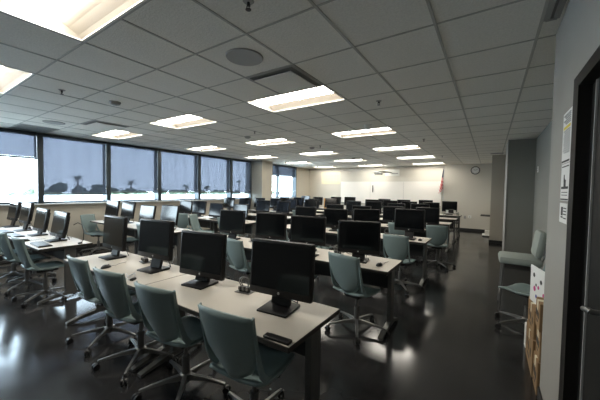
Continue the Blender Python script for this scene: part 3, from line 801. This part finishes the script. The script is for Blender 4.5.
# swap of the bright seat stays the same plastic
def carton(x0, x1, y0, y1, z, h, label):
    t = thing('cardboard_box', label, 'box', ((x0+x1)/2, (y0+y1)/2, z), 0, 'cardboard boxes stacked beside the near right wall')
    w, d = (x1-x0)/2, (y1-y0)/2
    g = NB(); bx(g, -w, w, -d, d, 0, h-.002, bev=.004); obj('body', g, M['card'], t)
    g = NB(); bx(g, -w, w, -.025, .025, h-.003, h-.001); bx(g, -w-.001, -w+.001, -.025, .025, h-.08, h-.001); obj('tape', g, M['cream'], t)
    g = NB()
    for q in (-.5, .1, .55): bx(g, -w-.0015, -w+.001, d*q-.02, d*q+.02, h*.40, h*.62)
    bx(g, -w-.0015, -w+.001, -d*.2, d*.4, h*.22, h*.27); obj('printed_marks', g, M['ink'], t)
carton(.345, .74, 2.84, 3.06, 0, .26, 'cardboard box at the bottom of the stack nearest the wall corner')
carton(.355, .74, 2.85, 3.05, .26, .24, 'cardboard box in the middle of the stack nearest the wall corner')
carton(.345, .74, 2.84, 3.05, .50, .22, 'cardboard box topmost of the stack nearest the wall corner')
carton(.340, .74, 3.10, 3.58, 0, .32, 'cardboard box at the bottom of the farther stack')
carton(.345, .70, 3.12, 3.56, .32, .25, 'cardboard box topmost of the farther stack, under the white sheet')
t = thing('foam_board', 'white board with pink and black printed marks leaning on the boxes', 'board', (.425, 3.09, .575), math.radians(12.5))
g = NB(); vs_ = bx(g, -.006, 0, .0, .36, 0, .33)
obj('sheet', g, M['paper'], t)
for nm, m, pts in (('dark_print', 'ink', ((.28, .25, .03), (.23, .17, .02), (.13, .22, .03))), ('pink_print', 'pink', ((.26, .13, .035), (.18, .16, .025), (.07, .12, .03))), ('blue_print', 'blueink', ((.22, .07, .025), (.12, .06, .02)))):
    for y, z, s_ in pts:
        g = NB(); tube(g, [(-.0075, y, z), (-.006, y, z)], s_*.7, 8); obj(nm, g, M[m], t)
t = thing('paper_bag', 'small white bag on the floor beside the farther box stack', 'bag', (.36, 3.70, 0))
g = NB(); vs_ = box(g, 0, 0, .12, .04, .10, .24, bev=.01); obj('body', g, M['paper'], t)
g = NB(); tube(g, [(0, -.03, .24), (0, -.02, .28), (0, .02, .28), (0, .03, .24)], .003, 6); obj('handle', g, M['paper'], t)

# notices on the near wall
def notice(y0, y1, z0, z1, label, rows, extra=None):
    t = thing('wall_notice', label, 'notice', (NX, (y0+y1)/2, (z0+z1)/2)); h, w = (z1-z0)/2, (y1-y0)/2
    g = NB(); bx(g, -.003, -.0005, -w, w, -h, h); obj('paper_sheet', g, M['paper'], t)
    g = NB()
    for z, a, c, th in rows: bx(g, -.0042, -.0028, w*a, w*c, z*h-th/2, z*h+th/2)
    obj('printed_text', g, M['ink'], t)
    if extra: extra(t, w, h)
def ex1(t, w, h):
    g = NB(); bx(g, -.0040, -.0029, -w*.8, w*.8, h*.33, h*.44); obj('highlighted_line', g, M['yellow'], t)
rows1 = [(.88-.07*k, -.8, .8 - .25*((k*7) % 3), .004) for k in range(6)] + [(.26-.085*k, -.8, .8-.2*((k*5) % 3), .004) for k in range(11)] + [(-.93, -.9, .9, .010)]
notice(2.14, 2.36, 1.75, 2.05, 'white printed notice with a yellow highlighted line, topmost on near wall', rows1, ex1)
def ex2(t, w, h):
    g = NB(); tube(g, [(-.0045, .01, h*.1), (-.0028, .01, h*.1)], .012, 10); box(g, -.0035, .0, -h*.08, .0015, .05, .045); box(g, -.0035, .02, h*.22, .0015, .018, .04)
    box(g, -.0035, 0, -h*.30, .0015, w*1.6, .014); obj('seated_figure_symbol', g, M['ink'], t)
notice(2.13, 2.35, 1.53, 1.745, 'white notice with black pictogram on near wall below the highlighted one', [(.85, -.8, .8, .006), (-.55, -.7, .7, .004), (-.7, -.7, .7, .004), (-.93, -.9, .9, .008)], ex2)
def ex3(t, w, h):
    g = NB(); box(g, -.0035, .03, .01, .0015, .045, .05); box(g, -.0035, .03, -.025, .0015, .05, .008); obj('black_symbol', g, M['ink'], t)
notice(2.15, 2.35, 1.40, 1.515, 'small white sign with black symbol, lowest on near wall', [(.5, -.8, -.1, .006), (.2, -.8, -.1, .006), (-.1, -.8, -.1, .006), (-.5, -.8, -.1, .006)], ex3)

# ------------------------------------------------------------------ outdoors
bm = NB(); g_ = 24
bx(bm, -400, WX-.3, -200, 300, -6.3, -6.0); o = obj('ground', bm, M['ground']); o['kind'] = 'structure'
t = thing('building', 'pale flat roofed building right outside the windows', 'building', (-34.5, 45, -6))
bm = NB(); bx(bm, -22, 22, -70, 60, 0, 6.05); obj('wall', bm, M['sill'], t)
bm = NB(); bx(bm, -22.1, 22.1, -70.1, 60.1, 6.05, 6.12); obj('roof', bm, mat('white roof membrane', (.82, .82, .80), .9, noise=.05, nscale=.3), t)
def crown(g, R, H, n, sq=.8):
    for k in range(n):
        a = random.uniform(0, 2*PI); z = random.uniform(-.5, .5)*H; d = R*.8*math.sqrt(random.random())*math.sqrt(max(0, 1-(2*z/H)**2))
        rr = random.uniform(.20, .36)*R*(1-.3*abs(z)/H)
        r_ = bmesh.ops.create_icosphere(g, subdivisions=2, radius=rr)
        for v in r_['verts']:
            q = 1+random.uniform(-.16, .16); v.co = Vector((v.co.x*q + d*math.cos(a), v.co.y*q + d*math.sin(a), v.co.z*q*sq + z))
def tree(x, y, ztop, R, label):
    base = -6.0; H = R*1.9; t = thing('tree', label, 'tree', (x, y, base), 0, 'trees beyond the windows')
    cz = ztop - base - H*.75
    g = NB(); crown(g, R, H, 46); 
    for v in g.verts: v.co.z += cz
    obj('crown', g, M['leaf'], t, smooth=True)
    g = NB(); tube(g, [(0, 0, 0), (.1, .05, cz*.5), (0, 0, cz)], [.35, .25, .18], 8); obj('trunk', g, M['bark'], t)
random.seed(11)
spots = [(9.5, 1.2, 1.6), (12.3, .9, 1.5), (15.4, 2.4, 1.5), (18.2, 2.7, 1.6), (21.2, 2.2, 1.5), (24.2, 2.7, 1.6), (27.3, 1.9, 1.4), (29.9, 1.7, 1.5), (32.7, 1.5, 1.5), (35.6, 1.8, 1.6), (38.6, 1.5, 1.6), (41.7, 1.7, 1.7), (44.8, 1.4, 1.6), (47.8, 1.6, 1.7), (51, 1.5, 1.7), (54.5, 1.7, 1.8), (58, 1.5, 1.8), (61.6, 1.8, 1.9), (65.5, 1.6, 1.9), (70, 1.7, 1.9), (75, 1.7, 1.9)]
ORD = ['leftmost', 'second', 'third', 'fourth', 'fifth', 'sixth', 'seventh', 'eighth', 'ninth', 'tenth', 'eleventh', 'twelfth', 'thirteenth', 'fourteenth', 'fifteenth', 'sixteenth', 'seventeenth', 'eighteenth', 'nineteenth', 'twentieth', 'rightmost']
for k, (y, zt, R) in enumerate(spots):
    tree(-60 - (k*37 % 9)*.5, y, zt, R, '%s leafy tree in the line outside the windows, counted from the left' % ORD[k])
for k in range(22):
    tree(-92 - (k*5 % 4), 22 + k*4.6, 1.7 + .35*math.sin(k*1.7), 2.4, 'distant leafy tree of the rear line outside, between or behind the nearer crowns')
def palm(x, y, ztop, label):
    t = thing('palm_tree', label, 'palm tree', (x, y, -6), 0, 'tall palms beyond the windows'); h = ztop+6-.6
    g = NB(); tube(g, [(0, 0, 0), (.15, 0, h*.5), (0, 0, h)], [.25, .18, .14], 8); obj('trunk', g, M['bark'], t)
    g = NB()
    for k in range(16):
        a = 2*PI*k/16 + random.uniform(-.15, .15); up = random.uniform(-.3, 1.5); L = .85
        pts = []
        for q in range(6):
            s_ = q/5; pts.append(Vector((math.cos(a)*L*s_, math.sin(a)*L*s_, h + up*L*s_*.8 - 1.1*L*s_*s_*.8)))
        sd = Vector((-math.sin(a), math.cos(a), 0))
        for q in range(5):
            w0 = .16*math.sin(PI*(q/5*.9+.1)); w1 = .16*math.sin(PI*((q+1)/5*.9+.1))
            a0, b0 = g.verts.new(pts[q]-sd*w0-Vector((0, 0, w0*.6))), g.verts.new(pts[q]+sd*w0-Vector((0, 0, w0*.6)))
            a1, b1 = g.verts.new(pts[q+1]-sd*w1-Vector((0, 0, w1*.6))), g.verts.new(pts[q+1]+sd*w1-Vector((0, 0, w1*.6)))
            m0, m1 = g.verts.new(pts[q]), g.verts.new(pts[q+1])
            g.faces.new((a0, m0, m1, a1)); g.faces.new((m0, b0, b1, m1))
    obj('fronds', g, M['leaf'], t)
for y, z, lb in ((20.2, 3.7, 'palm rising over the left tree clump outside'), (29.1, 3.2, 'palm seen through the second lowered shade'), (55.3, 2.2, 'shorter palm seen through the fourth lowered shade'), (58.7, 4.3, 'taller palm seen through the fourth lowered shade'), (41.5, 2.8, 'palm seen through the third lowered shade'), (47.5, 2.6, 'second palm seen through the third lowered shade')):
    palm(-58, y*58/60, z, lb)

# window light portals
for y0, y1 in ((BY, 8.83), (9.9, 12.15)):
    ld = bpy.data.lights.new('window_portal', 'AREA'); ld.shape = 'RECTANGLE'; ld.size = y1-y0; ld.size_y = TOP-SILL
    lo = bpy.data.objects.new('window_portal', ld); C.objects.link(lo); lo.location = (WX-.12, (y0+y1)/2, (TOP+SILL)/2)
    lo.rotation_euler = Vector((-1, 0, 0)).to_track_quat('Z', 'X').to_euler() if False else (PI/2, 0, -PI/2)
    ld.cycles.is_portal = True
